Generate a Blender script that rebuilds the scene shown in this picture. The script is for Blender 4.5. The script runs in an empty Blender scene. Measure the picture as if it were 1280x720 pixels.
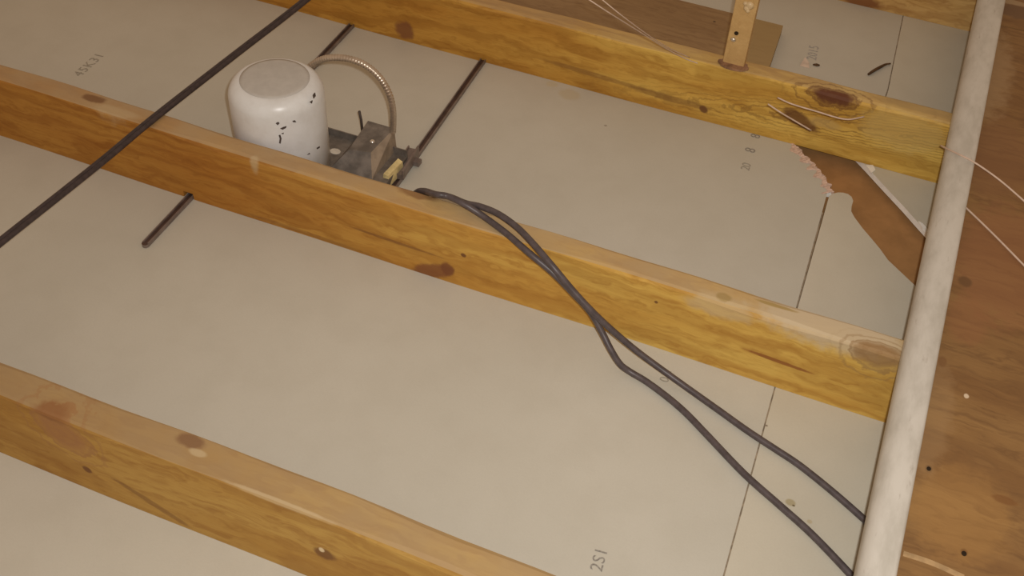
import bpy, math, random
import numpy as np
from mathutils import Vector, Matrix

random.seed(7); rng = np.random.RandomState(7)
SC = bpy.context.scene
COL = SC.collection

# ------------------------------------------------------------------ camera
F_PX, PITCH, YAW, ROLL, CAM_Z = 1361.5, 0.7808, 0.3454, 0.0622, 1.0974
_cy, _sy = math.cos(YAW), math.sin(YAW)
FWD = Vector((-_sy*math.cos(PITCH), _cy*math.cos(PITCH), -math.sin(PITCH)))
_r = Vector((_cy, _sy, 0)); _u = _r.cross(FWD)
RIGHT = _r*math.cos(ROLL) + _u*math.sin(ROLL)
UP = -_r*math.sin(ROLL) + _u*math.cos(ROLL)
CAM = Vector((0, 0, CAM_Z))
cd = bpy.data.cameras.new('camera'); cam = bpy.data.objects.new('camera', cd); COL.objects.link(cam)
cam.matrix_world = Matrix((( RIGHT.x, UP.x, -FWD.x, CAM.x), (RIGHT.y, UP.y, -FWD.y, CAM.y),
                           (RIGHT.z, UP.z, -FWD.z, CAM.z), (0, 0, 0, 1)))
cd.sensor_width = 36; cd.lens = F_PX/1280*36; cd.clip_start = 0.01
SC.camera = cam

# ------------------------------------------------------------------ light, exposure
SC.view_settings.view_transform = 'Standard'; SC.view_settings.look = 'None'
SC.view_settings.exposure = 0.0; SC.view_settings.gamma = 1.0
SC.view_settings.use_curve_mapping = False
w = bpy.data.worlds.new('dim_attic'); SC.world = w; w.use_nodes = True
w.node_tree.nodes['Background'].inputs[0].default_value = (1.0, 0.68, 0.44, 1)
w.node_tree.nodes['Background'].inputs[1].default_value = 0.40
ld = bpy.data.lights.new('camera_flash', 'AREA'); lo = bpy.data.objects.new('camera_flash', ld); COL.objects.link(lo)
ld.shape = 'DISK'; ld.size = 0.02; ld.energy = 11.8; ld.color = (1.0, 0.98, 0.95)
lp = CAM + RIGHT*0.03 + UP*0.03
tgt = Vector((-0.05, 1.40, 0.0))
lo.location = lp; lo.rotation_euler = (tgt-lp).to_track_quat('-Z', 'Y').to_euler()

# ------------------------------------------------------------------ measuring: a line of sight met with a real plane
def ray(px, py): return RIGHT*((px-640)/F_PX) - UP*((py-360)/F_PX) + FWD
def at(px, py, z=0.0):
    d = ray(px, py); return CAM + d*((z-CAM.z)/d.z)
def at_y(px, py, y):
    d = ray(px, py); return CAM + d*((y-CAM.y)/d.y)
H = 0.1203; W = 0.036                       # joist depth and thickness
JY = {'A': 1.557, 'B': 1.016, 'C': 0.520, 'D': 2.073}

# ------------------------------------------------------------------ mesh helpers
def link(o, parent=None):
    COL.objects.link(o)
    if parent: o.parent = parent
    return o
def empty(name, loc):
    o = bpy.data.objects.new(name, None); o.empty_display_size = .05; o.location = loc; return link(o)
def tag(o, label=None, cat=None, group=None, kind=None):
    if label: o['label'] = label
    if cat: o['category'] = cat
    if group: o['group'] = group
    if kind: o['kind'] = kind
    return o
def mesh(name, verts, faces, mat, parent=None, loc=None, smooth=False, mats=None, idx=None):
    """verts in world coordinates; loc (or the parent's location) becomes the origin"""
    org = Vector(loc) if loc is not None else (Vector(world_loc(parent)) if parent else Vector((0, 0, 0)))
    me = bpy.data.meshes.new(name)
    me.from_pydata([tuple(Vector(v)-org) for v in verts], [], faces)
    for m in (mats or [mat]): me.materials.append(m)
    if idx: me.polygons.foreach_set('material_index', idx)
    if smooth: me.polygons.foreach_set('use_smooth', [True]*len(me.polygons))
    me.validate(); me.update()
    o = bpy.data.objects.new(name, me)
    if parent:
        o.location = org - Vector(world_loc(parent))
    else: o.location = org
    return link(o, parent)
def world_loc(o):
    p = Vector(o.location)
    while o.parent: o = o.parent; p += Vector(o.location)
    return p
class MB:
    def __init__(s): s.v = []; s.f = []; s.i = []
    def add(s, v, f, i=0):
        b = len(s.v); s.v += [Vector(q) for q in v]; s.f += [tuple(b+k for k in q) for q in f]; s.i += [i]*len(f); return s
    def box(s, a, b, i=0):
        x0, y0, z0 = a; x1, y1, z1 = b
        return s.add([(x0,y0,z0),(x1,y0,z0),(x1,y1,z0),(x0,y1,z0),(x0,y0,z1),(x1,y0,z1),(x1,y1,z1),(x0,y1,z1)],
            [(3,2,1,0),(4,5,6,7),(0,1,5,4),(1,2,6,5),(2,3,7,6),(3,0,4,7)], i)
    def prism(s, poly, z0, z1, itop=0, iside=0):
        n = len(poly); v = [(p[0], p[1], z0) for p in poly]+[(p[0], p[1], z1) for p in poly]
        area = sum(poly[k][0]*poly[(k+1)%n][1]-poly[(k+1)%n][0]*poly[k][1] for k in range(n))
        if area < 0: v = v[:n][::-1]+v[n:][::-1]
        s.add(v, [tuple(range(n, 2*n))], itop); b = len(s.v)-2*n
        s.f.append(tuple(b+k for k in reversed(range(n)))); s.i.append(itop)
        for k in range(n):
            m = (k+1) % n; s.f.append((b+k, b+m, b+n+m, b+n+k)); s.i.append(iside)
        return s
    def tube(s, pts, r, n=8, rfun=None, i=0):
        pts = [Vector(p) for p in pts]; m = len(pts); rings = []; b = len(s.v)
        t0 = (pts[1]-pts[0]).normalized(); nrm = t0.orthogonal().normalized()
        for k in range(m):
            t = (pts[min(k+1, m-1)]-pts[max(k-1, 0)]).normalized()
            nrm = (nrm - t*nrm.dot(t)).normalized(); bi = t.cross(nrm)
            rr = rfun(k) if rfun else r
            for j in range(n):
                a = 2*math.pi*j/n; s.v.append(pts[k]+(nrm*math.cos(a)+bi*math.sin(a))*rr)
        for k in range(m-1):
            for j in range(n):
                q = (j+1) % n; s.f.append((b+k*n+j, b+k*n+q, b+(k+1)*n+q, b+(k+1)*n+j)); s.i.append(i)
        s.f.append(tuple(b+j for j in reversed(range(n)))); s.i.append(i)
        s.f.append(tuple(b+(m-1)*n+j for j in range(n))); s.i.append(i)
        return s
    def lathe(s, c, prof, n=48, i=0):
        b = len(s.v); m = len(prof)
        for (r, z) in prof:
            for j in range(n):
                a = 2*math.pi*j/n; s.v.append(Vector((c[0]+r*math.cos(a), c[1]+r*math.sin(a), c[2]+z)))
        for k in range(m-1):
            for j in range(n):
                q = (j+1) % n; s.f.append((b+k*n+j, b+k*n+q, b+(k+1)*n+q, b+(k+1)*n+j)); s.i.append(i)
        s.f.append(tuple(b+j for j in reversed(range(n)))); s.i.append(i)
        s.f.append(tuple(b+(m-1)*n+j for j in range(n))); s.i.append(i)
        return s
    def build(s, name, mat, parent=None, loc=None, smooth=False, mats=None):
        return mesh(name, s.v, s.f, mat, parent, loc, smooth, mats, s.i)
def smooth_path(pts, k=8):
    P = [Vector(p) for p in pts]; P = [P[0]*2-P[1]]+P+[P[-1]*2-P[-2]]; out = []
    for a in range(1, len(P)-2):
        for t in range(k):
            u = t/k; p0, p1, p2, p3 = P[a-1:a+3]
            out.append(.5*((2*p1)+(p2-p0)*u+(2*p0-5*p1+4*p2-p3)*u*u+(3*p1-p0-3*p2+p3)*u**3))
    out.append(P[-2]); return out

# ------------------------------------------------------------------ material helpers
class NT:
    def __init__(s, name, rough=.7, spec=.3, metal=0):
        s.m = bpy.data.materials.new(name); s.m.use_nodes = True; s.t = s.m.node_tree
        s.b = s.t.nodes['Principled BSDF']; s.b.inputs['Roughness'].default_value = rough
        s.b.inputs['Specular IOR Level'].default_value = spec; s.b.inputs['Metallic'].default_value = metal
        s.co = s.t.nodes.new('ShaderNodeTexCoord').outputs['Object']
    def n(s, kind, **kw):
        o = s.t.nodes.new(kind)
        for k, v in kw.items(): setattr(o, k, v)
        return o
    def put(s, sock, v):
        if hasattr(v, 'is_output') or isinstance(v, bpy.types.NodeSocket): s.t.links.new(v, sock)
        elif isinstance(v, (tuple, list)) and len(v) == 3 and sock.type == 'RGBA': sock.default_value = (*v, 1)
        else: sock.default_value = v
    def math(s, op, a, b=0.0, clamp=False):
        o = s.n('ShaderNodeMath', operation=op, use_clamp=clamp); s.put(o.inputs[0], a); s.put(o.inputs[1], b); return o.outputs[0]
    def vmath(s, op, a, b=(0,0,0)):
        o = s.n('ShaderNodeVectorMath', operation=op); s.put(o.inputs[0], a); s.put(o.inputs[1], b)
        return o.outputs['Value'] if op in ('LENGTH', 'DOT_PRODUCT', 'DISTANCE') else o.outputs[0]
    def mix(s, f, a, b):
        o = s.n('ShaderNodeMix', data_type='RGBA'); s.put(o.inputs['Factor'], f); s.put(o.inputs[6], a); s.put(o.inputs[7], b); return o.outputs[2]
    def noise(s, vec, scale=1., detail=3., rough=.5, dist=0.):
        o = s.n('ShaderNodeTexNoise'); s.put(o.inputs['Vector'], vec); o.inputs['Scale'].default_value = scale
        o.inputs['Detail'].default_value = detail; o.inputs['Roughness'].default_value = rough; o.inputs['Distortion'].default_value = dist
        return o.outputs['Fac']
    def ramp(s, f, lo, hi, a=0., b=1.):
        o = s.n('ShaderNodeMapRange', interpolation_type='SMOOTHSTEP'); s.put(o.inputs[0], f)
        for k, v in zip((1, 2, 3, 4), (lo, hi, a, b)): o.inputs[k].default_value = v
        return o.outputs[0]
    def color(s, c): s.put(s.b.inputs['Base Color'], c)
    def bump(s, h, strength=.3, dist=.002):
        o = s.n('ShaderNodeBump'); o.inputs['Strength'].default_value = strength; o.inputs['Distance'].default_value = dist
        s.put(o.inputs['Height'], h); s.put(s.b.inputs['Normal'], o.outputs[0])
    def spots(s, col, spots, org, jitter=None):
        """marks with a shape of their own: (centre, radii, colour, strength, shear z per x, rings)"""
        for sp in spots:
            c, r, sc, st = sp[:4]; sh = sp[4] if len(sp) > 4 else 0; rings = sp[5] if len(sp) > 5 else 0
            d = s.vmath('SUBTRACT', s.co, tuple(Vector(c)-Vector(org)))
            if sh:
                x = s.n('ShaderNodeSeparateXYZ'); s.put(x.inputs[0], d)
                cb = s.n('ShaderNodeCombineXYZ'); k = s.math('MULTIPLY', x.outputs[0], -sh)
                s.put(cb.inputs[1], k if sp[6:] and sp[6] == 'y' else 0.0); s.put(cb.inputs[2], 0.0 if sp[6:] and sp[6] == 'y' else k)
                d = s.vmath('ADD', d, cb.outputs[0])
            L = s.vmath('LENGTH', s.vmath('DIVIDE', d, tuple(r)))
            if jitter is not None: L = s.math('ADD', L, jitter)
            if rings:
                sn = s.math('SINE', s.math('MULTIPLY', L, 15.0))
                sn = s.ramp(sn, 0.2, 1.0)
                fall = s.ramp(L, 1.0, rings, .55, 0.)
                col = s.mix(s.math('MULTIPLY', sn, fall), col, tuple(q*.9 for q in sc))
            col = s.mix(s.ramp(L, 1.1, .62, 0., st), col, sc)
        return col

def wood(name, org, dark, mid, light, dust, seed=0., axis=0, spots=(), dust_amt=.55, grain=.42, ring=.38, tint=None):
    t = NT(name, .62, .25)
    sx = [1.0, 1.0, 1.0]
    st = [26., 26., 26.]; st[axis] = 1.6
    bl = [16., 16., 16.]; bl[axis] = 3.0
    p = t.vmath('ADD', t.co, (seed*3.1, seed*1.7, seed*2.3))
    wv = t.n('ShaderNodeTexNoise'); t.put(wv.inputs['Vector'], t.vmath('MULTIPLY', p, (4, 9, 9) if axis == 0 else (9, 4, 9))); wv.inputs['Detail'].default_value = 2
    wob = t.vmath('MULTIPLY', t.vmath('SUBTRACT', wv.outputs['Color'], (.5, .5, .5)), (.0, .035, .035) if axis == 0 else (.035, 0., .035))
    pw = t.vmath('ADD', p, wob)
    streak = t.noise(t.vmath('MULTIPLY', pw, tuple(q*4 for q in st)), 1., 4, .6)
    blotch = t.noise(t.vmath('MULTIPLY', pw, tuple(bl)), 1., 3, .55)
    # growth rings seen as cathedral figure: bands across the grain, stretched along it
    rg = [70., 46., 70.]; rg[axis] = 4.0
    q = t.vmath('MULTIPLY', pw, tuple(rg))
    sp = t.n('ShaderNodeSeparateXYZ'); t.put(sp.inputs[0], q)
    ph = t.math('ADD', sp.outputs[2], t.math('ADD', sp.outputs[1-axis], t.math('MULTIPLY', t.noise(t.vmath('MULTIPLY', p, tuple(k*.35 for k in bl)), 1., 2, .5), 22.)))
    rings = t.ramp(t.math('SINE', t.math('MULTIPLY', ph, 2.2)), -.2, 1.)
    col = t.mix(t.ramp(blotch, .32, .68), mid, light)
    col = t.mix(t.math('MULTIPLY', t.ramp(streak, .42, .75), grain*1.6), col, dark)
    col = t.mix(t.math('MULTIPLY', rings, ring), col, dark)
    fine = t.noise(t.vmath('MULTIPLY', p, tuple(k*18 for k in st)), 1., 2, .6)
    col = t.mix(t.ramp(fine, .3, .8, 0., .22), col, dark)
    jit = t.math('MULTIPLY', t.math('SUBTRACT', t.noise(p, 55., 3, .6), .5), .75)
    if tint:                                   # darker and redder at the low-x end, lighter and yellower at the other
        sxp = t.n('ShaderNodeSeparateXYZ'); t.put(sxp.inputs[0], t.co)
        xx = t.math('ADD', sxp.outputs[0], t.math('MULTIPLY', t.math('SUBTRACT', t.noise(t.vmath('MULTIPLY', p, (5, 20, 20)), 1., 3, .6), .5), .8))
        tc = t.mix(t.ramp(xx, tint[0]-org[0], tint[1]-org[0]), tint[2], tint[3])
        mm = t.n('ShaderNodeMix', data_type='RGBA', blend_type='MULTIPLY'); mm.inputs['Factor'].default_value = 1
        t.put(mm.inputs[6], col); t.put(mm.inputs[7], tc); col = mm.outputs[2]
    # dust lies on the upward faces
    tn = t.n('ShaderNodeTexCoord'); sz = t.n('ShaderNodeSeparateXYZ'); t.put(sz.inputs[0], tn.outputs['Normal'])
    dm = t.math('MULTIPLY', t.ramp(sz.outputs[2], .3, .95, 0., dust_amt), t.ramp(t.noise(p, 9., 4, .6), .2, .7, .55, 1.))
    col = t.mix(dm, col, dust)
    col = t.spots(col, spots, org, jit)
    t.color(col); t.bump(t.math('ADD', streak, t.math('MULTIPLY', rings, .5)), .25, .0015)
    return t.m

def plain(name, c, rough=.6, spec=.3, metal=0, var=.15, scale=60.):
    t = NT(name, rough, spec, metal)
    n = t.noise(t.co, scale, 4, .6)
    t.color(t.mix(t.ramp(n, .3, .7), tuple(k*(1-var) for k in c), tuple(min(1, k*(1+var)) for k in c)))
    t.bump(n, .15, .001); return t.m

def drywall(name, org, seed=0., spots=(), paper=(1, 1, 1)):  # paper: colour multiplier, also used to paint in missing light
    t = NT(name, .85, .15)
    p = t.vmath('ADD', t.co, (seed, seed*2, 0))
    big = t.noise(p, 2.2, 3, .5); mid = t.noise(p, 16., 4, .6); fine = t.noise(p, 420., 2, .6)
    c = t.mix(t.ramp(big, .3, .7), (.550, .530, .450), (.585, .565, .485))
    c = t.mix(t.ramp(mid, .35, .75, 0., .30), c, (.49, .465, .385))
    c = t.mix(t.ramp(fine, .3, .8, 0., .12), c, (.41, .385, .315))
    jit = t.math('MULTIPLY', t.math('SUBTRACT', t.noise(p, 50., 3, .6), .5), .7)
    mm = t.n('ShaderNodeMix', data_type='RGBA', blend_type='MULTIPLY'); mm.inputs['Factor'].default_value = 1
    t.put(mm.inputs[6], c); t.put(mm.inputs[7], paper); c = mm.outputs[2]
    c = t.spots(c, spots, org, jit)
    t.color(c); t.bump(fine, .12, .0006); return t.m

# ------------------------------------------------------------------ ceiling: plasterboard seen from above
M_gyp = plain('gypsum_core', (.86, .85, .80), .9, .1, var=.08)
M_ply = plain('brown_underlay', (.40, .215, .085), .75, .2, var=.10, scale=25.)
M_print = plain('grey_stamp_ink', (.30, .28, .245), .9, .05, var=.25, scale=300.)
M_faint = plain('faint_stamp_ink', (.36, .33, .27), .9, .05, var=.2, scale=300.)
M_blue = plain('bluish_stamp_ink', (.41, .39, .36), .9, .05, var=.2, scale=300.)
TH = .0098
ceiling = empty('ceiling', (0, 1.2, 0)); tag(ceiling, kind='structure')
def P(*px): return [tuple(at(*q)[:2]) for q in px]
gap = .0010
seam = lambda y: float(np.interp(y, [0.7, 1.414], [.022, .004]))
yA = JY['A']+.018
ragged = P((1033, 245), (1034.5, 240), (1040.5, 241), (1036, 236), (1038, 232), (1032, 229), (1030, 222), (1026, 219), (1024, 213), (1019, 211), (1018, 206),
           (1012, 203), (1010, 198), (1003, 195), (1000, 188), (994, 184), (990, 177))
p1 = [(-2.6, -.4), (seam(-.4)-gap+.02, -.4), (seam(.7)-gap, .7), (seam(1.1)-gap, 1.1)] + ragged + [(-.095, yA-.002), (-2.6, yA-.002)]
p2 = [(seam(-.4)+gap+.02, -.4), (1.3, -.4), (1.3, 1.10)] + P((1162, 376), (1145, 358), (1128, 342), (1110, 325), (1100, 311), (1090, 299), (1078, 285), (1068, 271.5), (1064, 264),
      (1064.5, 258), (1066.5, 251), (1064.5, 246), (1060, 242.5), (1054, 240.8), (1048, 240.5), (1041, 242), (1036.5, 245)) + [(seam(1.1)+gap, 1.1), (seam(.7)+gap, .7)]
s4 = lambda y: float(np.interp(y, [1.80, 2.055, 3.2], [.048, .038, -.005]))
p3 = [(-2.6, yA+.002), (s4(yA)-gap-.004, yA+.002), (s4(1.8)-gap, 1.8), (s4(2.06)-gap, 2.06), (s4(3.2)-gap, 3.2), (-2.6, 3.2)]
p4 = [(s4(3.2)+gap, 3.2), (s4(2.06)+gap, 2.06), (s4(1.8)+gap, 1.8), (s4(yA)+gap, yA+.002)] + P((1060, 184), (1083, 208), (1106, 233), (1130, 258.5), (1150, 281), (1162, 294), (1196, 332)) + [(1.3, 1.20), (1.3, 3.2)]
ST = lambda px, py, r, c, s=.5, sh=0: (at(px, py), (r, r*.8, .05), c, s, sh)
stain1 = [ST(712, 118, .022, (.50, .40, .20), .35), ST(757, 157, .0035, (.25, .2, .15), .6), ST(690, 105, .012, (.55, .46, .24), .35)]
stain2 = [ST(988, 628, .007, (.33, .26, .1), .6), ST(992, 632, .002, (.16, .12, .06), .9), ST(1012, 652, .004, (.45, .36, .2), .6), ST(958, 532, .002, (.2, .15, .1), .8)]
panels = []
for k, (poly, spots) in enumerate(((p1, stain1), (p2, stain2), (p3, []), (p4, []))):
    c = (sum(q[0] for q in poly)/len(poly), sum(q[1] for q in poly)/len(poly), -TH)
    m = drywall('plasterboard_paper', c, k*1.37, spots, ((1, 1, 1), (1.055, 1.03, .985), (1, 1, 1), (1.04, 1.02, .975))[k])  # right-hand boards lightened and warmed in colour to make up for weak light
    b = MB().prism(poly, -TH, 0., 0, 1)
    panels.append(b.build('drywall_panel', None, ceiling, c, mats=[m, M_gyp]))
b = MB().box((-2.6, -.4, -.032), (1.3, 3.2, -.022)); b.build('backing_board', M_ply, ceiling, (0, 1.2, -.022))
M_joint = plain('joint_strip_tan', (.30, .245, .175), .9, .1, var=.3, scale=80.)  # tan strip added so the butt-joint gaps come out less dark
def jstrip(f, y0, y1, n=8):
    ys_ = [y0+(y1-y0)*k/n for k in range(n+1)]; b = MB()
    b.prism([(f(y)-gap-.0002, y) for y in ys_]+[(f(y)+gap+.0002, y) for y in reversed(ys_)], -.008, -.0016); b.build('added_joint_strip', M_joint, ceiling, (f(y0), y0, -.002))
jstrip(seam, .7, 1.405); jstrip(s4, yA+.002, 3.15); jstrip(lambda y: seam(y) if y > .6999 else seam(.7)+(.02 if y < 0 else .02*(.7-y)/1.1), -.38, .7, 1)
# torn pinkish paper curling up along the ragged edge
M_torn = plain('torn_pink_paper', (.62, .46, .37), .9, .1, var=.18, scale=140.)
rp = [Vector((q[0], q[1], 0)) for q in ragged[1:]]
fine_ = smooth_path(rp, 5); out = (rp[-1]-rp[0]).normalized(); side = Vector((-out.y, out.x, 0))
if side.x > 0: side = -side
vs = []; fs = []
for k, q in enumerate(fine_):
    wq = .009+.006*math.sin(k*.5)+.003*rng.rand(); e = .0005+.0025*rng.rand()
    vs += [q+side*wq+Vector((0, 0, .0003)), q+side*wq*.4+Vector((0, 0, .0008+.0012*rng.rand())), q-side*e+Vector((0, 0, .0012+.0022*rng.rand())), q-side*e+Vector((0, 0, -.003))]
for k in range(len(fine_)-1):
    for c in range(3): fs.append((k*4+c, k*4+4+c, k*4+5+c, k*4+c+1))
o = mesh('torn_paper', vs, fs, M_torn, panels[0], rp[0]); o['label'] = 'pinkish torn paper curling along the ragged edge'

def stamp(txt, px, py, px2, py2, size, mat, panel, space=1.0):
    """flat stamped characters running from one measured point on the board towards another"""
    a = at(px, py); d = (at(px2, py2)-a); d.z = 0; d.normalize()
    fc = bpy.data.curves.new('stamp', 'FONT'); fc.body = txt; fc.size = size; fc.space_character = space; fc.resolution_u = 3; fc.extrude = .0001
    tmp = bpy.data.objects.new('stamp', fc); COL.objects.link(tmp)
    me = bpy.data.meshes.new_from_object(tmp.evaluated_get(bpy.context.evaluated_depsgraph_get()))
    bpy.data.objects.remove(tmp); bpy.data.curves.remove(fc)
    me.materials.clear(); me.materials.append(mat); me.name = 'stamped_marking'
    o = bpy.data.objects.new('stamped_marking', me); link(o, panel)
    o.location = a + Vector((0, 0, .0004)) - world_loc(panel)
    o.rotation_euler = (0, 0, math.atan2(d.y, d.x)); return o
stamp('2S1', 752, 716, 758, 694, .021, M_print, panels[0], 1.05)
stamp('0 1', 835, 479, 843, 453, .018, M_faint, panels[0], 1.1)
stamp('20', 936, 214, 950, 176, .021, M_faint, panels[0], .9); stamp('8', 943, 192, 957, 154, .025, M_print, panels[0]); stamp('8', 949, 174, 963, 136, .023, M_print, panels[0])
stamp('45K31', 101, 96, 139, 62, .025, M_faint, panels[2] if at(110, 75).y > yA else panels[0], 1.15)
stamp('2015', 1020, 76, 1027, 43, .026, M_blue, panels[2], 1.0)

# ------------------------------------------------------------------ joists
def joist(key, label, x0, x1, yoff, spots, cols, seed, notch=None, dust_amt=.80, tb=0., tint=None):
    yf = JY[key]; loc = ((x0+x1)/2, yf+W/2, 0)
    m = wood('pine_joist', loc, *cols, seed=seed, spots=spots, dust_amt=dust_amt, tint=tint)
    xs = sorted(set([x0+(x1-x0)*k/64 for k in range(65)] + ([notch-.009, notch-.0085, notch+.0085, notch+.009] if notch else [])))
    r = .0045; v = []; f = []
    for x in xs:
        a = .0012*math.sin(x*5.1+seed)+.0008*math.sin(x*13.+2*seed); zt = H+.0008*math.sin(x*7.+seed)
        ch = r*(1+.5*math.sin(x*9+seed)+.3*math.sin(x*31+seed))       # worn, wavy arris
        y0 = yf+a; y1 = yf+a+yoff; y2 = yf+W+a+yoff+tb; y3 = yf+W+a
        zb = .0115 if (notch and abs(x-notch) < .0088) else 0.0003
        v += [(x, y0, zb), (x, y1, zt-ch), (x, y1+ch*.3, zt-ch*.3), (x, y1+ch, zt), (x, y2-ch, zt), (x, y2-ch*.3, zt-ch*.3), (x, y2, zt-ch), (x, y3, zb)]
    n = 8
    for k in range(len(xs)-1):
        for j in range(n):
            q = (j+1) % n; f.append((k*n+j, (k+1)*n+j, (k+1)*n+q, k*n+q))
    f.append(tuple(range(n))); f.append(tuple((len(xs)-1)*n+j for j in reversed(range(n))))
    o = mesh('ceiling_joist', v, f, m, None, loc)
    return tag(o, label, 'joist', 'ceiling joists')
def fr(key, px, py): return at_y(px, py, JY[key])
def tp(px, py): return at(px, py, H)
RED = (.22, .085, .035); DK = (.17, .075, .028); PALE = (.56, .45, .27)
colA = ((.34, .165, .035), (.56, .315, .085), (.66, .42, .135), (.46, .36, .215))
colB = ((.35, .150, .030), (.55, .285, .070), (.64, .385, .110), (.46, .355, .21))
colC = ((.34, .160, .045), (.50, .285, .085), (.58, .365, .130), (.37, .265, .145))
colD = ((.34, .165, .045), (.58, .36, .115), (.66, .44, .17), (.46, .36, .22))
kn = lambda c, r, col, s=.9, sh=0, rings=0, ax='z': (c, r, col, s, sh, rings, ax)
jA = joist('A', 'pine ceiling joist crossing the top, under the upright batten, big dark knot on it', -1.9, .75, -.012, [
    kn(fr('A', 507, 36), (.022, .05, .022), RED, .85),
    kn(fr('A', 880, 136), (.009, .03, .008), DK, .95, -.2),
    kn(fr('A', 840, 122), (.09, .03, .008), DK, .5, -.03),
    kn(fr('A', 745, 92), (.12, .03, .006), DK, .45, -.03),
    kn(tp(1042, 122), (.048, .024, .03), (.13, .045, .022), .97, 0, 2.2), kn(fr('A', 1200, 178), (.16, .06, .012), (.20, .10, .03), 0., .12, 5.),
    kn(fr('A', 1000, 148), (.038, .03, .016), (.13, .05, .02), .85, -.35),
    kn(fr('A', 1030, 152), (.030, .02, .012), (.52, .35, .12), .7),
    kn(fr('A', 1130, 160), (.080, .04, .045), (.64, .47, .165), .55),
    kn(tp(1150, 135), (.08, .015, .02), (.36, .25, .11), .6)], colA, 1.3, dust_amt=.55, tint=(-.8, .1, (.90, .78, .45), (1.18, 1.30, .95)))
jB = joist('B', 'pine ceiling joist through the middle, in front of the white can', -1.9, .75, -.002, [
    kn(fr('B', 541, 338), (.034, .03, .017), (.22, .085, .035), .85, .35),
    kn(fr('B', 560, 336), (.012, .03, .014), (.20, .075, .03), .9),
    kn(fr('B', 580, 318), (.0045, .02, .004), DK, .95),
    kn(fr('B', 975, 452), (.050, .02, .0035), (.30, .12, .03), .95, -.055),
    kn(fr('B', 820, 378), (.003, .02, .003), DK, .9),
    kn(fr('B', 490, 300), (.08, .02, .003), DK, .55, -.02),
    kn(fr('B', 380, 290), (.13, .02, .004), DK, .35, -.02),
    kn(tp(521, 241), (.035, .012, .02), (.25, .13, .05), .8),
    kn(tp(313, 203), (.010, .02, .03), PALE, .6),
    kn(tp(118, 124), (.022, .010, .02), DK, .75),
    kn(tp(145, 140), (.04, .012, .03), PALE, .45),
    kn(tp(1040, 408), (.11, .035, .03), (.58, .49, .34), .75),
    kn(fr('B', 900, 385), (.05, .02, .02), PALE, .55),
    kn(tp(968, 382), (.03, .004, .02), (.35, .24, .07), .8),
    kn(tp(905, 372), (.012, .008, .02), (.35, .24, .08), .7),
    kn(tp(1100, 440), (.035, .017, .035), (.32, .19, .08), .85, 0, 2.0)], colB, 2.1, notch=-.898, tint=(-1.0, .0, (.78, .66, .44), (1.12, 1.26, 1.05)))
jC = joist('C', 'pine ceiling joist across the lower left corner with a large swirling knot', -1.9, .75, .006, [
    kn(fr('C', 75, 545), (.040, .05, .030), (.37, .185, .075), .75, -.2, 1.9),
    kn(fr('C', 52, 520), (.030, .03, .012), (.27, .12, .045), .7, -.2),
    kn(fr('C', 108, 588), (.007, .02, .006), DK, .9),
    kn(tp(238, 551), (.020, .010, .015), (.22, .12, .06), .85),
    kn(tp(248, 566), (.013, .005, .02), PALE, .6),
    kn(tp(90, 480), (.05, .006, .02), (.27, .15, .07), .6),
    kn(tp(350, 628), (.07, .004, .006), PALE, .5),
    kn(fr('C', 403, 697), (.015, .03, .011), DK, .85),
    kn(fr('C', 399, 692), (.004, .02, .0045), (.75, .62, .4), .95),
    kn(fr('C', 190, 630), (.06, .02, .006), DK, .5, -.4)], colC, 3.4, tb=.006, tint=(-.8, -.2, (.86, .84, .62), (.92, .94, .72)))
jD = joist('D', 'pine ceiling joist in the far upper right corner, dark knot near its bottom', -1.9, .75, -.01, [
    kn(fr('D', 1078, 2), (.040, .04, .016), (.22, .085, .03), .9)], colD, 4.2)

# scrap board lying flat behind joist A
zb = .020
far = [at(854, 0, zb), at(979, 32, zb), at(967, 82, zb)]
ang = (far[1]-far[0]); yfar = far[1].y
pl = [(-1.5, JY['A']+W+.006), (at(966, 86, zb).x, JY['A']+W+.006), (far[1].x, far[1].y), (-1.5, far[1].y+.01)]
loc = (-.6, pl[0][1]+.06, 0)
m = wood('weathered_board', loc, (.17, .095, .045), (.30, .19, .09), (.36, .235, .115), (.33, .22, .11), 6.3, spots=[
    (at(893, 27, zb), (.003, .003, .01), (.08, .05, .03), .9), (at(965, 50, zb), (.09, .2, .05), (.40, .29, .13), .7)], dust_amt=.3, ring=.2)
o = MB().prism(pl, .0004, zb).build('scrap_board', m, None, loc)
tag(o, 'weathered brown board lying flat behind the joist with the upright batten', 'board')

# ------------------------------------------------------------------ upright batten standing on joist A
a = at(905, 75, H); c = at(932, 80, H)
yb = JY['A']-.004; x0, x1 = a.x, c.x
bt = empty('upright_batten', ((x0+x1)/2, yb+.009, H)); tag(bt, 'thin upright wooden batten standing on the far joist with a shiny nail', 'batten')
m = wood('pale_batten', ((x0+x1)/2, yb+.009, H), (.38, .22, .075), (.55, .36, .145), (.62, .42, .18), (.5, .34, .15), 8.1, axis=1, spots=[], ring=.15, grain=.2)
b = MB(); b.add([(x0, yb, H+.0012), (x1, yb, H+.0012), (x1, yb+.018, H+.0012), (x0, yb+.018, H+.0012),
                 (x0, yb, H+.30), (x1, yb, H+.30), (x1, yb+.018, H+.30), (x0, yb+.018, H+.30)],
                [(3,2,1,0),(4,5,6,7),(0,1,5,4),(1,2,6,5),(2,3,7,6),(3,0,4,7)])
o = b.build('shaft', m, bt)
bv = o.modifiers.new('bevel', 'BEVEL'); bv.width = .0015; bv.segments = 2
M_steel = plain('bright_nail_steel', (.75, .72, .66), .25, .5, .9, var=.1)
M_hole = plain('dark_hole', (.03, .02, .012), .9, .1)
M_gum = plain('pale_resin', (.62, .47, .26), .35, .5, var=.15)
M_bark = plain('dark_brown_resin', (.27, .15, .085), .6, .3, var=.35, scale=120.)
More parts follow.
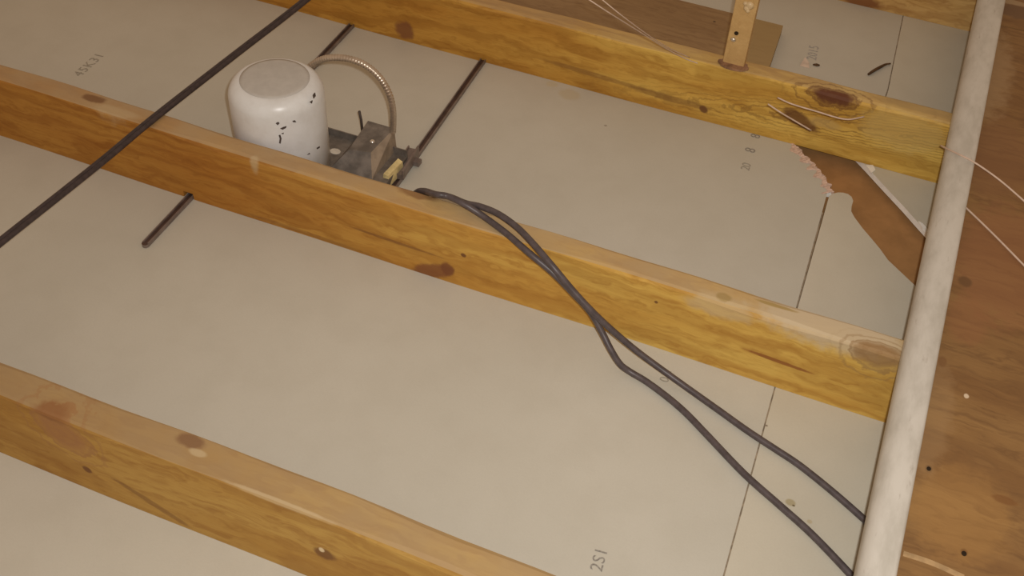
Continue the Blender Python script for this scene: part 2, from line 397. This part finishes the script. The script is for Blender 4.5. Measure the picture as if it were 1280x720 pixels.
p = at_y(917, 49, yb); 
b = MB(); b.tube([p+Vector((0, .004, 0)), p+Vector((0, -.002, 0)), p+Vector((0, -.004, -.001))], .004, 10, lambda k: (.0025, .0048, .0032)[k]); b.build('nail_head', M_steel, bt, p, True)
p = at_y(920.5, 41.5, yb); b = MB(); b.tube([p+Vector((0, .003, 0)), p+Vector((0, -.0007, 0))], .0035, 10); b.build('nail_hole', M_hole, bt, p)
p = at_y(934, 10, yb); b = MB()
for dx, dz, r in ((0, 0, .006), (.003, .005, .007), (-.004, .007, .004), (.002, -.004, .004)):
    q = p+Vector((dx, 0, dz)); b.tube([q+Vector((0, .003, 0)), q+Vector((0, -.001, 0)), q+Vector((0, -.0035, 0))], r, 10, lambda k, r=r: (r*.9, r, r*.45)[k])
b.build('resin_drip', M_gum, bt, p, True)
b = MB(); n = 28; cx = (x0+x1)/2+.001; cyy = yb+.002
ring = [(cx+.025*math.cos(2*math.pi*k/n)*(1+.08*math.sin(5*k)), cyy-.001+.014*math.sin(2*math.pi*k/n)*(1+.06*math.sin(3*k))) for k in range(n)]
b.prism(ring, H+.0008, H+.0045); b.build('foot_collar', M_bark, bt)

# ------------------------------------------------------------------ recessed light: can, frame, box, conduit, hanger bars
cy0 = JY['B']+W+.078
cx0 = at_y(350, 150, cy0).x; R0 = .0705
htop = at_y(345, 97, cy0).z
M_can = NT('white_enamel', .33, .5)
n1 = M_can.noise(M_can.co, 30, 4, .6); M_can.color(M_can.mix(M_can.ramp(n1, .35, .75), (.74, .765, .77), (.66, .67, .66))); M_can.bump(M_can.noise(M_can.co, 25, 2, .5), .08, .002)
M_can = M_can.m
M_lid = plain('greyed_can_top', (.50, .485, .45), .6, .3, var=.05)
M_chip = plain('black_chipped_spot', (.09, .07, .06), .8, .2)
M_galv = plain('galvanised_sheet', (.20, .175, .15), .55, .45, .35, var=.30, scale=45.)
M_galv_lit = plain('galvanised_lit_side', (.34, .275, .205), .55, .4, .25, var=.2, scale=45.)  # same sheet metal, lightened in colour as the lit side of the box
M_bar_shade = plain('brown_steel_inner_shade', (.085, .052, .042), .5, .4, .3, var=.25)  # brown steel, darkened in colour for the shading inside the open channel
M_barg = plain('grey_steel_lip', (.23, .185, .165), .45, .5, .4, var=.2)
M_flex = plain('flexible_steel_conduit', (.55, .47, .38), .32, .5, .75, var=.15)
M_yel = plain('yellowed_insulator', (.66, .54, .26), .7, .3, var=.2)
M_hole2 = plain('plaster_seen_through_hole', (.68, .62, .52), .85, .2, var=.1)
L = empty('recessed_light', (cx0, cy0, 0)); tag(L, 'white cylindrical recessed light can with grey metal frame between two joists', 'light')
sh = .027; prof = [(R0, .004), (R0*1.0, htop*.5)]
for k in range(1, 9):
    a = math.pi/2*k/8*.93; prof.append((R0-.0215*(1-math.cos(a)), htop-.0025-sh*(1-math.sin(a))))
can = MB().lathe((cx0, cy0, 0), prof, 64).build('can', M_can, L, (cx0, cy0, 0), True)
rt = prof[-1][0]
top = MB().lathe((cx0, cy0, 0), [(rt-.0005, prof[-1][1]-.002), (rt-.0005, prof[-1][1]+.0006), (rt-.006, htop-.001), (.01, htop)], 64).build('can_top', M_lid, can, (cx0, cy0, htop), True)
top['label'] = 'greyer flat disc closing the white can'
def on_can(px, py):
    d = ray(px, py); o2 = Vector((CAM.x-cx0, CAM.y-cy0)); dd = Vector((d.x, d.y))
    A = dd.dot(dd); B = 2*o2.dot(dd); C = o2.dot(o2)-R0*R0; disc = B*B-4*A*C
    t = (-B-math.sqrt(max(disc, 0)))/(2*A); q = CAM+d*t; return math.atan2(q.y-cy0, q.x-cx0), q.z
def chip(pxs):
    mx = sum(q[0] for q in pxs)/len(pxs); my = sum(q[1] for q in pxs)/len(pxs)
    pts = [on_can(mx+(q[0]-mx)*.8, my+(q[1]-my)*.8) for q in pxs]; r = R0+.0004
    vs = [(cx0+r*math.cos(a), cy0+r*math.sin(a), z) for a, z in pts]; ri = R0-.001
    n = len(vs); vs += [(cx0+ri*math.cos(a), cy0+ri*math.sin(a), z) for a, z in pts]
    fs = [tuple(range(n)), tuple(range(2*n-1, n-1, -1))]+[(k, (k+1) % n, n+(k+1) % n, n+k) for k in range(n)]
    mesh('paint_chip', vs, fs, M_chip, can, vs[0])
for c in ([(348, 168), (350.5, 167), (352.5, 173), (351, 181), (348.5, 180), (349.5, 173)], [(349, 161), (354, 158.5), (359, 157), (358, 160), (353, 162.5)],
          [(344, 154), (348, 152), (350, 154), (347, 157)], [(365, 151), (369, 150), (371, 153), (366, 153)], [(351, 167), (355, 165.5), (354.5, 168)],
          [(395, 185), (400, 182), (400, 184.5), (396, 187)], [(383, 194), (387, 190.5), (388, 192.5)], [(391, 119), (394, 115), (395, 120), (392, 124)], [(387, 128), (391, 125), (390, 130)]): chip(c)
# mounting frame: a flat pan with a turned-up back edge
zp = .022
fa = at(408, 157, zp+.012); fb = at(512, 190, zp+.012); yfar = (fa.y+fb.y)/2
xl, xr = cx0-.02, at(506, 200, zp).x
b = MB(); b.box((xl, JY['B']+W+.004, zp-.002), (xr, yfar, zp)); b.box((xl, yfar-.002, zp), (xr, yfar, zp+.012)); b.box((xl, JY['B']+W+.004, .0), (xl+.002, yfar, zp-.002)); b.box((xr-.002, JY['B']+W+.004, .0), (xr, yfar, zp-.002))
fm = b.build('mounting_frame', M_galv, L, (cx0+.1, cy0, zp))
for px, py, rx, ry in ((419, 189, .009, .007), (446, 203, .009, .005), (462, 193, .010, .004)):
    q = at(px, py, zp+.0006)
    MB().prism([(q.x+rx*math.cos(t*math.pi/6), q.y+ry*math.sin(t*math.pi/6)) for t in range(12)], zp-.0005, zp+.0006).build('knockout_hole', M_hole2, fm, q)
# junction box
zbx = .062
pl = at(460, 151, zbx); pr = at(495, 161, zbx)
bx0, bx1, by1 = pl.x, pr.x, (pl.y+pr.y)/2; by0 = by1-.085
b = MB()
b.add([(bx0-.022, by0, zp), (bx1, by0, zp), (bx1, by1, zp), (bx0-.022, by1, zp), (bx0, by0+.02, zbx-.012), (bx1-.014, by0+.026, zbx-.010), (bx1-.003, by1, zbx), (bx0, by1, zbx)],
      [(3,2,1,0),(4,5,6,7),(0,1,5,4),(2,3,7,6),(3,0,4,7)], 0)
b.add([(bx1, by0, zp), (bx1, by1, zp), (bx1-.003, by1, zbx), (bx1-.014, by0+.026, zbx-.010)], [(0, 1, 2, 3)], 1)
jb = b.build('junction_box', None, L, ((bx0+bx1)/2, (by0+by1)/2, zp), mats=[M_galv, M_galv_lit])
q = at(465.5, 178, zbx-.009); MB().lathe((q.x, q.y, q.z-.001), [(.0045, 0), (.0045, .004), (.002, .0055)], 12).build('screw', M_steel, jb, q, True)
q = at(453, 163, zp); MB().tube([q+Vector((0, 0, -.002)), q+Vector((-.001, 0, .02)), q+Vector((-.004, .001, .036))], .0022, 8).build('wire_stub', M_chip, jb, q, True)
# yellow insulator and slider clip by the right bar
q = at(494, 212, .02)
b = MB(); b.add([q+Vector(v) for v in ((-.008, -.028, -.012), (.004, -.028, -.012), (.007, .016, -.012), (-.004, .016, -.012), (-.006, -.028, .010), (.002, -.028, .008), (.006, .014, .008), (-.002, .015, .011))],
      [(3,2,1,0),(4,5,6,7),(0,1,5,4),(1,2,6,5),(2,3,7,6),(3,0,4,7)])
o = b.build('insulator', M_yel, L, q); o['label'] = 'pale yellow block wedged beside the hanger bar'
def bar(pa, pb, name='hanger_bar', zo=.0006, wd=.0105):
    a = Vector((pa.x, pa.y, zo)); c = Vector((pb.x, pb.y, zo)); d = (c-a).normalized(); s = Vector((-d.y, d.x, 0)); z = Vector((0, 0, 1)); b = MB()
    def bx(o0, o1, z0, z1, i, ext=0):
        p0, p1 = a-d*ext, c+d*ext
        b.add([p0+s*o0+z*z0, p1+s*o0+z*z0, p1+s*o1+z*z0, p0+s*o1+z*z0, p0+s*o0+z*z1, p1+s*o0+z*z1, p1+s*o1+z*z1, p0+s*o1+z*z1],
              [(3,2,1,0),(4,5,6,7),(0,1,5,4),(1,2,6,5),(2,3,7,6),(3,0,4,7)], i)
    h = wd/2; bx(-h+.0018, h-.0018, 0, .004, 0, -.0001); bx(-h, -h+.0018, 0, .0065, 1); bx(h-.0018, h, 0, .0065, 1)
    t = [a+s*(h*math.cos(math.pi*k/8))-d*(h*math.sin(math.pi*k/8)) for k in range(9)]
    b.prism([(q.x, q.y) for q in t], zo, zo+.0055, 0, 1)
    return b.build(name, None, L, (a+c)/2, mats=[M_bar_shade, M_barg])
a2 = at(182, 305, .004); e2 = at(437, 34, .004); e2.y = JY['A']-.0015
bar(a2, e2)
a3 = at(500, 222, .004); e3 = at(601, 79, .004); d3 = (e3-a3); e3.y = JY['A']-.0015
s3 = a3-d3*((a3.y-(JY['B']+W+.006))/d3.y)
bar(s3, e3)
# slider clip on the right bar
u = d3.normalized(); sdir = Vector((-u.y, u.x, 0)); q0 = at(497, 222, .010); q1 = at(517, 190, .010); b = MB()
dd = (q1-q0).normalized(); ss = Vector((-dd.y, dd.x, 0))
for o0, o1, z0, z1 in ((-.008, .008, .0005, .010), (-.010, -.007, .0005, .018), (.007, .009, .0005, .014)):
    v = [(q0 if k in (0, 3) else q1)*1.0+ss*(o0 if k < 2 else o1) for k in range(4)]
    b.add([Vector((p.x, p.y, z0+.007)) for p in v]+[Vector((p.x, p.y, z1+.007)) for p in v], [(3,2,1,0),(4,5,6,7),(0,1,5,4),(1,2,6,5),(2,3,7,6),(3,0,4,7)])
tb = q1+ss*-.012; b.box((tb.x-.002, tb.y-.026, .004), (tb.x+.009, tb.y-.014, .012))
b.build('slider_clip', M_barg, L, q0)
# flexible conduit arching from the box to the back of the can
yc = by1-.012
cpx = [(491, 166), (491.5, 152), (491, 136), (487, 119), (479, 103), (468, 90), (454, 80), (438, 74), (422, 72), (407, 73), (395, 78), (384, 87), (376, 99)]
cp = [at_y(px, py, yc+(cy0+R0+.015-yc)*min(1, k/11)) for k, (px, py) in enumerate(cpx)]
path = smooth_path(cp, 14)
MB().tube(path, .0058, 10, lambda k: (.0042, .0052, .0053)[k % 3]).build('flexible_conduit', M_flex, L, path[0], True)

# ------------------------------------------------------------------ cables and strings
M_cab = plain('dark_grey_cable_jacket', (.085, .068, .070), .42, .45, var=.2, scale=90.)
M_cab1 = plain('black_brown_cable_jacket', (.050, .036, .036), .45, .4, var=.25, scale=90.)
def ribbon(paths, r, name, mat, label, cat, group=None, n=8):
    b = MB()
    for p in paths: b.tube(p, r, n)
    o = b.build(name, mat, None, paths[0][0], True); return tag(o, label, cat, group)
b1 = [at(-60, 348, H+.007), at(0, 300, H+.0065), at(120, 205, H+.0055), at(190, 147, H+.0055), at(290, 69, H+.004), at(345, 27, H+.006), at(378, 1, H+.0062), at(430, -40, H+.006)]
b1s = [p+Vector((.0062, .001, 0)) for p in b1]
ribbon([smooth_path(b1, 6), smooth_path(b1s, 6)], .0036, 'twin_cable', M_cab1, 'dark twin cable stretched straight over the joists left of the can', 'cable')
k1 = [(545, 243.5, H+.0055), (562, 246, H+.0055), (582, 254, H+.0058), (600, 258, H+.012), (622, 267, H+.016), (645, 283, H+.017), (665, 303, H+.017), (690, 332, H+.010), (715, 362, .105), (737, 386, .085), (762, 410, .062), (795, 438, .036), (830, 464, .018), (862, 487, .009),
      (900, 514, .0062), (935, 539, .0058), (970, 562, .0058), (1000, 582, .0058), (1040, 614, .0058), (1080, 649, .0058), (1125, 690, .0058)]
k2 = [(545, 243, H+.0160), (560, 245.5, H+.0165), (580, 255, H+.0165), (605, 271, H+.006), (632, 291, H+.006), (660, 315, H+.0065), (690, 340, .112), (715, 365, .093), (738, 390, .070), (752, 414, .050), (763, 436, .034), (775, 455, .018), (788, 465, .009), (808, 477, .0062),
      (835, 497, .0058), (858, 517, .0058), (885, 545, .0058), (930, 592, .0058), (975, 632, .0058), (1015, 668, .0058), (1062, 717, .0058), (1105, 765, .0058)]
back = [Vector((at(545, 243, H).x-.10, JY['B']+W+.05, .006)), Vector((at(545, 243, H).x-.06, JY['B']+W+.03, .05)), Vector((at(545, 243, H).x-.025, JY['B']+W+.014, .105))]
for ks, lab, off in ((k1, 'upper of two dark grey cables draped over the middle joist', .004), (k2, 'lower of two dark cables over the middle joist, kinked at the plasterboard', -.008)):
    pts = [b_+Vector((off, 0, 0)) for b_ in back]+[at(*k) for k in ks]
    ribbon([smooth_path(pts, 6)], .0045, 'power_cable', M_cab, lab, 'cable', 'power cables over the middle joist', 10)
M_str = plain('pale_string', (.62, .48, .38), .7, .3, var=.1)
s1 = [at(728, -6, .36), at(760, 15, .33), at(800, 40, .25), at(830, 59, .17), at(856, 73, H+.003), at(872, 79, H+.0015)]
s2 = [at(746, -6, .37), at(778, 20, .33), at(812, 45, .25), at(838, 61, .17), at(862, 72, H+.0025)]
s3 = [at(960, 130, .132), at(975, 140, .127), at(990, 149, .112), at(1014, 163, .090)]
s5 = [at(972, 122, H+.002), at(990, 130, H+.002), at(1020, 139, H+.002), at(1056, 149, H+.003), at(1080, 146, H+.0015)]
s6 = [at(1176, 182, H+.012), at(1187, 187.5, H+.035), at(1205, 196, H+.0455), at(1222, 205.5, H+.044), at(1252, 227, H+.032), at(1290, 260, H+.022)]
s4 = [at(1180, 236, H+.0205), at(1197, 250, H+.0212), at(1212, 264, H+.0225), at(1245, 296, H+.023), at(1292, 344, H+.022)]
for p_, r_, lab in ((s1, .0009, 'longer of two thin pale strings hanging down at the top edge onto the joist'), (s2, .0008, 'shorter of two thin pale strings hanging down at the top edge'),
                    (s3, .0012, 'short loose pale string end on the front of the knotty joist'), (s5, .0012, 'short pale string lying across the big dark knot'),
                    (s6, .0014, 'thin pale string passing over the white batten, upper of the two at right'), (s4, .0014, 'thin pale string on the brown plywood, lower of the two at right')):
    ribbon([smooth_path(p_, 8)], r_, 'string', M_str, lab, 'string', None, 6)

# ------------------------------------------------------------------ white batten over the joists and the plywood walkway
tpz = H+.041
L0 = at(1068, 720, H+.016); L1 = at(1222, 0, H+.016); R0_ = at(1121, 720, tpz-.004); R1 = at(1257, 0, tpz-.004)
def lin(p, q, y): return p.x+(q.x-p.x)*(y-p.y)/(q.y-p.y)
t = NT('worn_white_paint', .6, .35)
n1 = t.noise(t.vmath('MULTIPLY', t.co, (1, .35, 1)), 38, 5, .65); n2 = t.noise(t.vmath('MULTIPLY', t.co, (1, .25, 1)), 120, 4, .6)
c = t.mix(t.ramp(n1, .35, .75), (.63, .61, .55), (.49, .47, .41)); c = t.mix(t.ramp(n2, .60, .78, 0., .55), c, (.33, .29, .235))
t.color(c); t.bump(n2, .25, .001); M_wp = t.m
ys = [.30+.05*k for k in range(50)]; v = []; f = []
for y in ys:
    xa = lin(L0, L1, y); xb = lin(R0_, R1, y); prof = [(xb, H+.0012), (xb, tpz-.004), (xb-.0012, tpz-.0012), (xb-.004, tpz)]
    rr = .024
    for k in range(0, 8):
        a = math.pi/2*(1-k/8*1.0); prof.append((xa+rr-rr*math.cos(a), tpz-rr*.95+rr*.95*math.sin(a)))
    prof += [(xa, H+.009), (xa+.003, H+.0012)]
    v += [(x, y, z) for x, z in prof]
n = len(prof)
for k in range(len(ys)-1):
    for j in range(n):
        q = (j+1) % n; f.append((k*n+j, (k+1)*n+j, (k+1)*n+q, k*n+q))
f.append(tuple(range(n))); f.append(tuple((len(ys)-1)*n+j for j in reversed(range(n))))
o = mesh('white_batten', v, f, M_wp, None, (lin(L0, L1, 1.2)+.025, 1.2, H), True)
tag(o, 'long white painted batten with rounded edge lying across the joists at right', 'batten')
xe = lambda y: lin(R0_, R1, y)+.0012
zt = H+.019
def bd(px, py): return at(px, py, zt)
def sheet(name, poly, seed, spots, label):
    loc = (poly[0][0]+.3, poly[0][1]+.3, H)
    m = wood('brown_plywood', loc, (.13, .062, .024), (.21, .105, .036), (.33, .19, .068), (.28, .165, .07), seed, axis=0, spots=spots, dust_amt=.35, grain=.5, ring=.12)
    o = MB().prism(poly, H+.0012, zt).build(name, m, None, loc); return tag(o, label, 'board', 'walkway boards'), loc
yj = bd(1243, 30).y
w1, loc1 = sheet('walkway_board', [(xe(.3), .3), (1.2, .3), (1.2, yj-.0015), (xe(yj), yj-.0015)], 9.2, [
    (bd(1161, 586), (.004, .006, .01), (.08, .04, .02), .9), (bd(1205, 690), (.004, .005, .01), (.10, .04, .015), .95),
    (bd(1208, 495), (.003, .004, .01), (.7, .58, .42), .9),
    (bd(1200, 640), (.06, .07, .02), (.40, .22, .07), .4), (bd(1165, 520), (.025, .1, .02), (.36, .23, .11), .4), (bd(1260, 330), (.08, .14, .02), (.29, .135, .06), .6),
    (bd(1245, 200), (.05, .12, .02), (.24, .12, .055), .55), (bd(1210, 400), (.03, .05, .02), (.30, .14, .06), .5), (bd(1206, 352), (.010, .012, .02), (.15, .08, .035), .8),
    (bd(1230, 90), (.05, .16, .02), (.40, .27, .14), .6), (bd(1255, 625), (.014, .006, .02), (.2, .09, .03), .7),
    (bd(1178, 452), (.006, .010, .02), (.2, .1, .04), .7)], 'brown plywood walkway board beside the white batten, nail holes in it')
w2, loc2 = sheet('walkway_board', [(xe(yj), yj+.0015), (1.2, yj+.0015), (1.2, 2.9), (xe(2.9), 2.9)], 11.7, [
    (bd(1268, 14), (.035, .030, .02), (.17, .10, .055), .85), (bd(1262, 2), (.05, .01, .02), (.46, .34, .2), .6)], 'brown plywood walkway board at the far end, dark patch on it')
q0 = bd(1129, 692); q1 = bd(1165, 704); q2 = bd(1205, 722); nz = Vector((0, 0, .0006)); s = Vector((.0, .004, 0))
pa = smooth_path([q0, q1, q2], 6); b = MB()
b.prism([(p.x, p.y-.0032) for p in pa]+[(p.x, p.y+.0032) for p in reversed(pa)], zt-.0004, zt+.0005)
o = b.build('paint_streak', plain('pale_paint', (.42, .28, .14), .7, .2, var=.2), w1, q0); o['label'] = 'pale smeared streak'

for px, py, r in ((1161, 586, .0025), (1205, 692, .0027), (1145, 541, .0018)):
    q = bd(px, py); b = MB(); b.prism([(q.x+r*math.cos(t_*.7), q.y+r*1.2*math.sin(t_*.7)) for t_ in range(9)], zt-.002, zt+.0004); b.build('nail_hole', M_hole, w1, q)
# crumbled white plaster along the cut edge of the far board
for pxs in ([(1082, 207), (1091, 207), (1094, 213), (1089, 217)], [(1148, 277), (1153, 280), (1162, 290), (1161, 294), (1153, 287)]):
    b = MB().prism([tuple(at(*q)[:2]) for q in pxs], -.001, .0016); b.build('plaster_crumb', M_gyp, panels[3], at(*pxs[0]))

# ------------------------------------------------------------------ small litter on the plasterboard
M_spl = plain('dark_splinter_wood', (.10, .055, .025), .8, .2, var=.3)
p = [at(1085.5, 93, .003), at(1092, 88.5, .0045), at(1100, 84, .004), at(1107, 80.5, .0035), at(1113, 79.5, .003)]
o = MB().tube(smooth_path(p, 4), .002, 6, lambda k: .0018+.0011*math.sin(min(1, (k+2)/16)*math.pi)).build('wood_splinter', M_spl, None, p[0], True)
tag(o, 'dark wood splinter lying by the far plasterboard seam', 'splinter')
p = at(1020.5, 81, .002); o = MB().tube([p-Vector((.006, .002, 0)), p, p+Vector((.006, .001, 0))], .0028, 6, lambda k: (.0012, .0028, .0014)[k]).build('wood_crumb', M_spl, None, p, True)
tag(o, 'tiny dark crumb lying beside the bluish stamp', 'crumb')
M_fl = plain('pale_paper', (.62, .50, .40), .8, .2, var=.15)
q = at(1006, 81, .001); b = MB(); b.add([q+Vector(v) for v in ((-.008, -.006, 0), (.010, -.007, 0), (.006, .006, .003), (-.004, .016, .006), (-.008, -.006, -.0008), (.010, -.007, -.0008), (.006, .006, .0022), (-.004, .016, .0052))],
    [(0,1,2,3),(7,6,5,4),(0,4,5,1),(1,5,6,2),(2,6,7,3),(3,7,4,0)]); o = b.build('paper_flake', M_fl, None, q)
tag(o, 'pale torn paper flake beside the bluish stamp', 'flake')
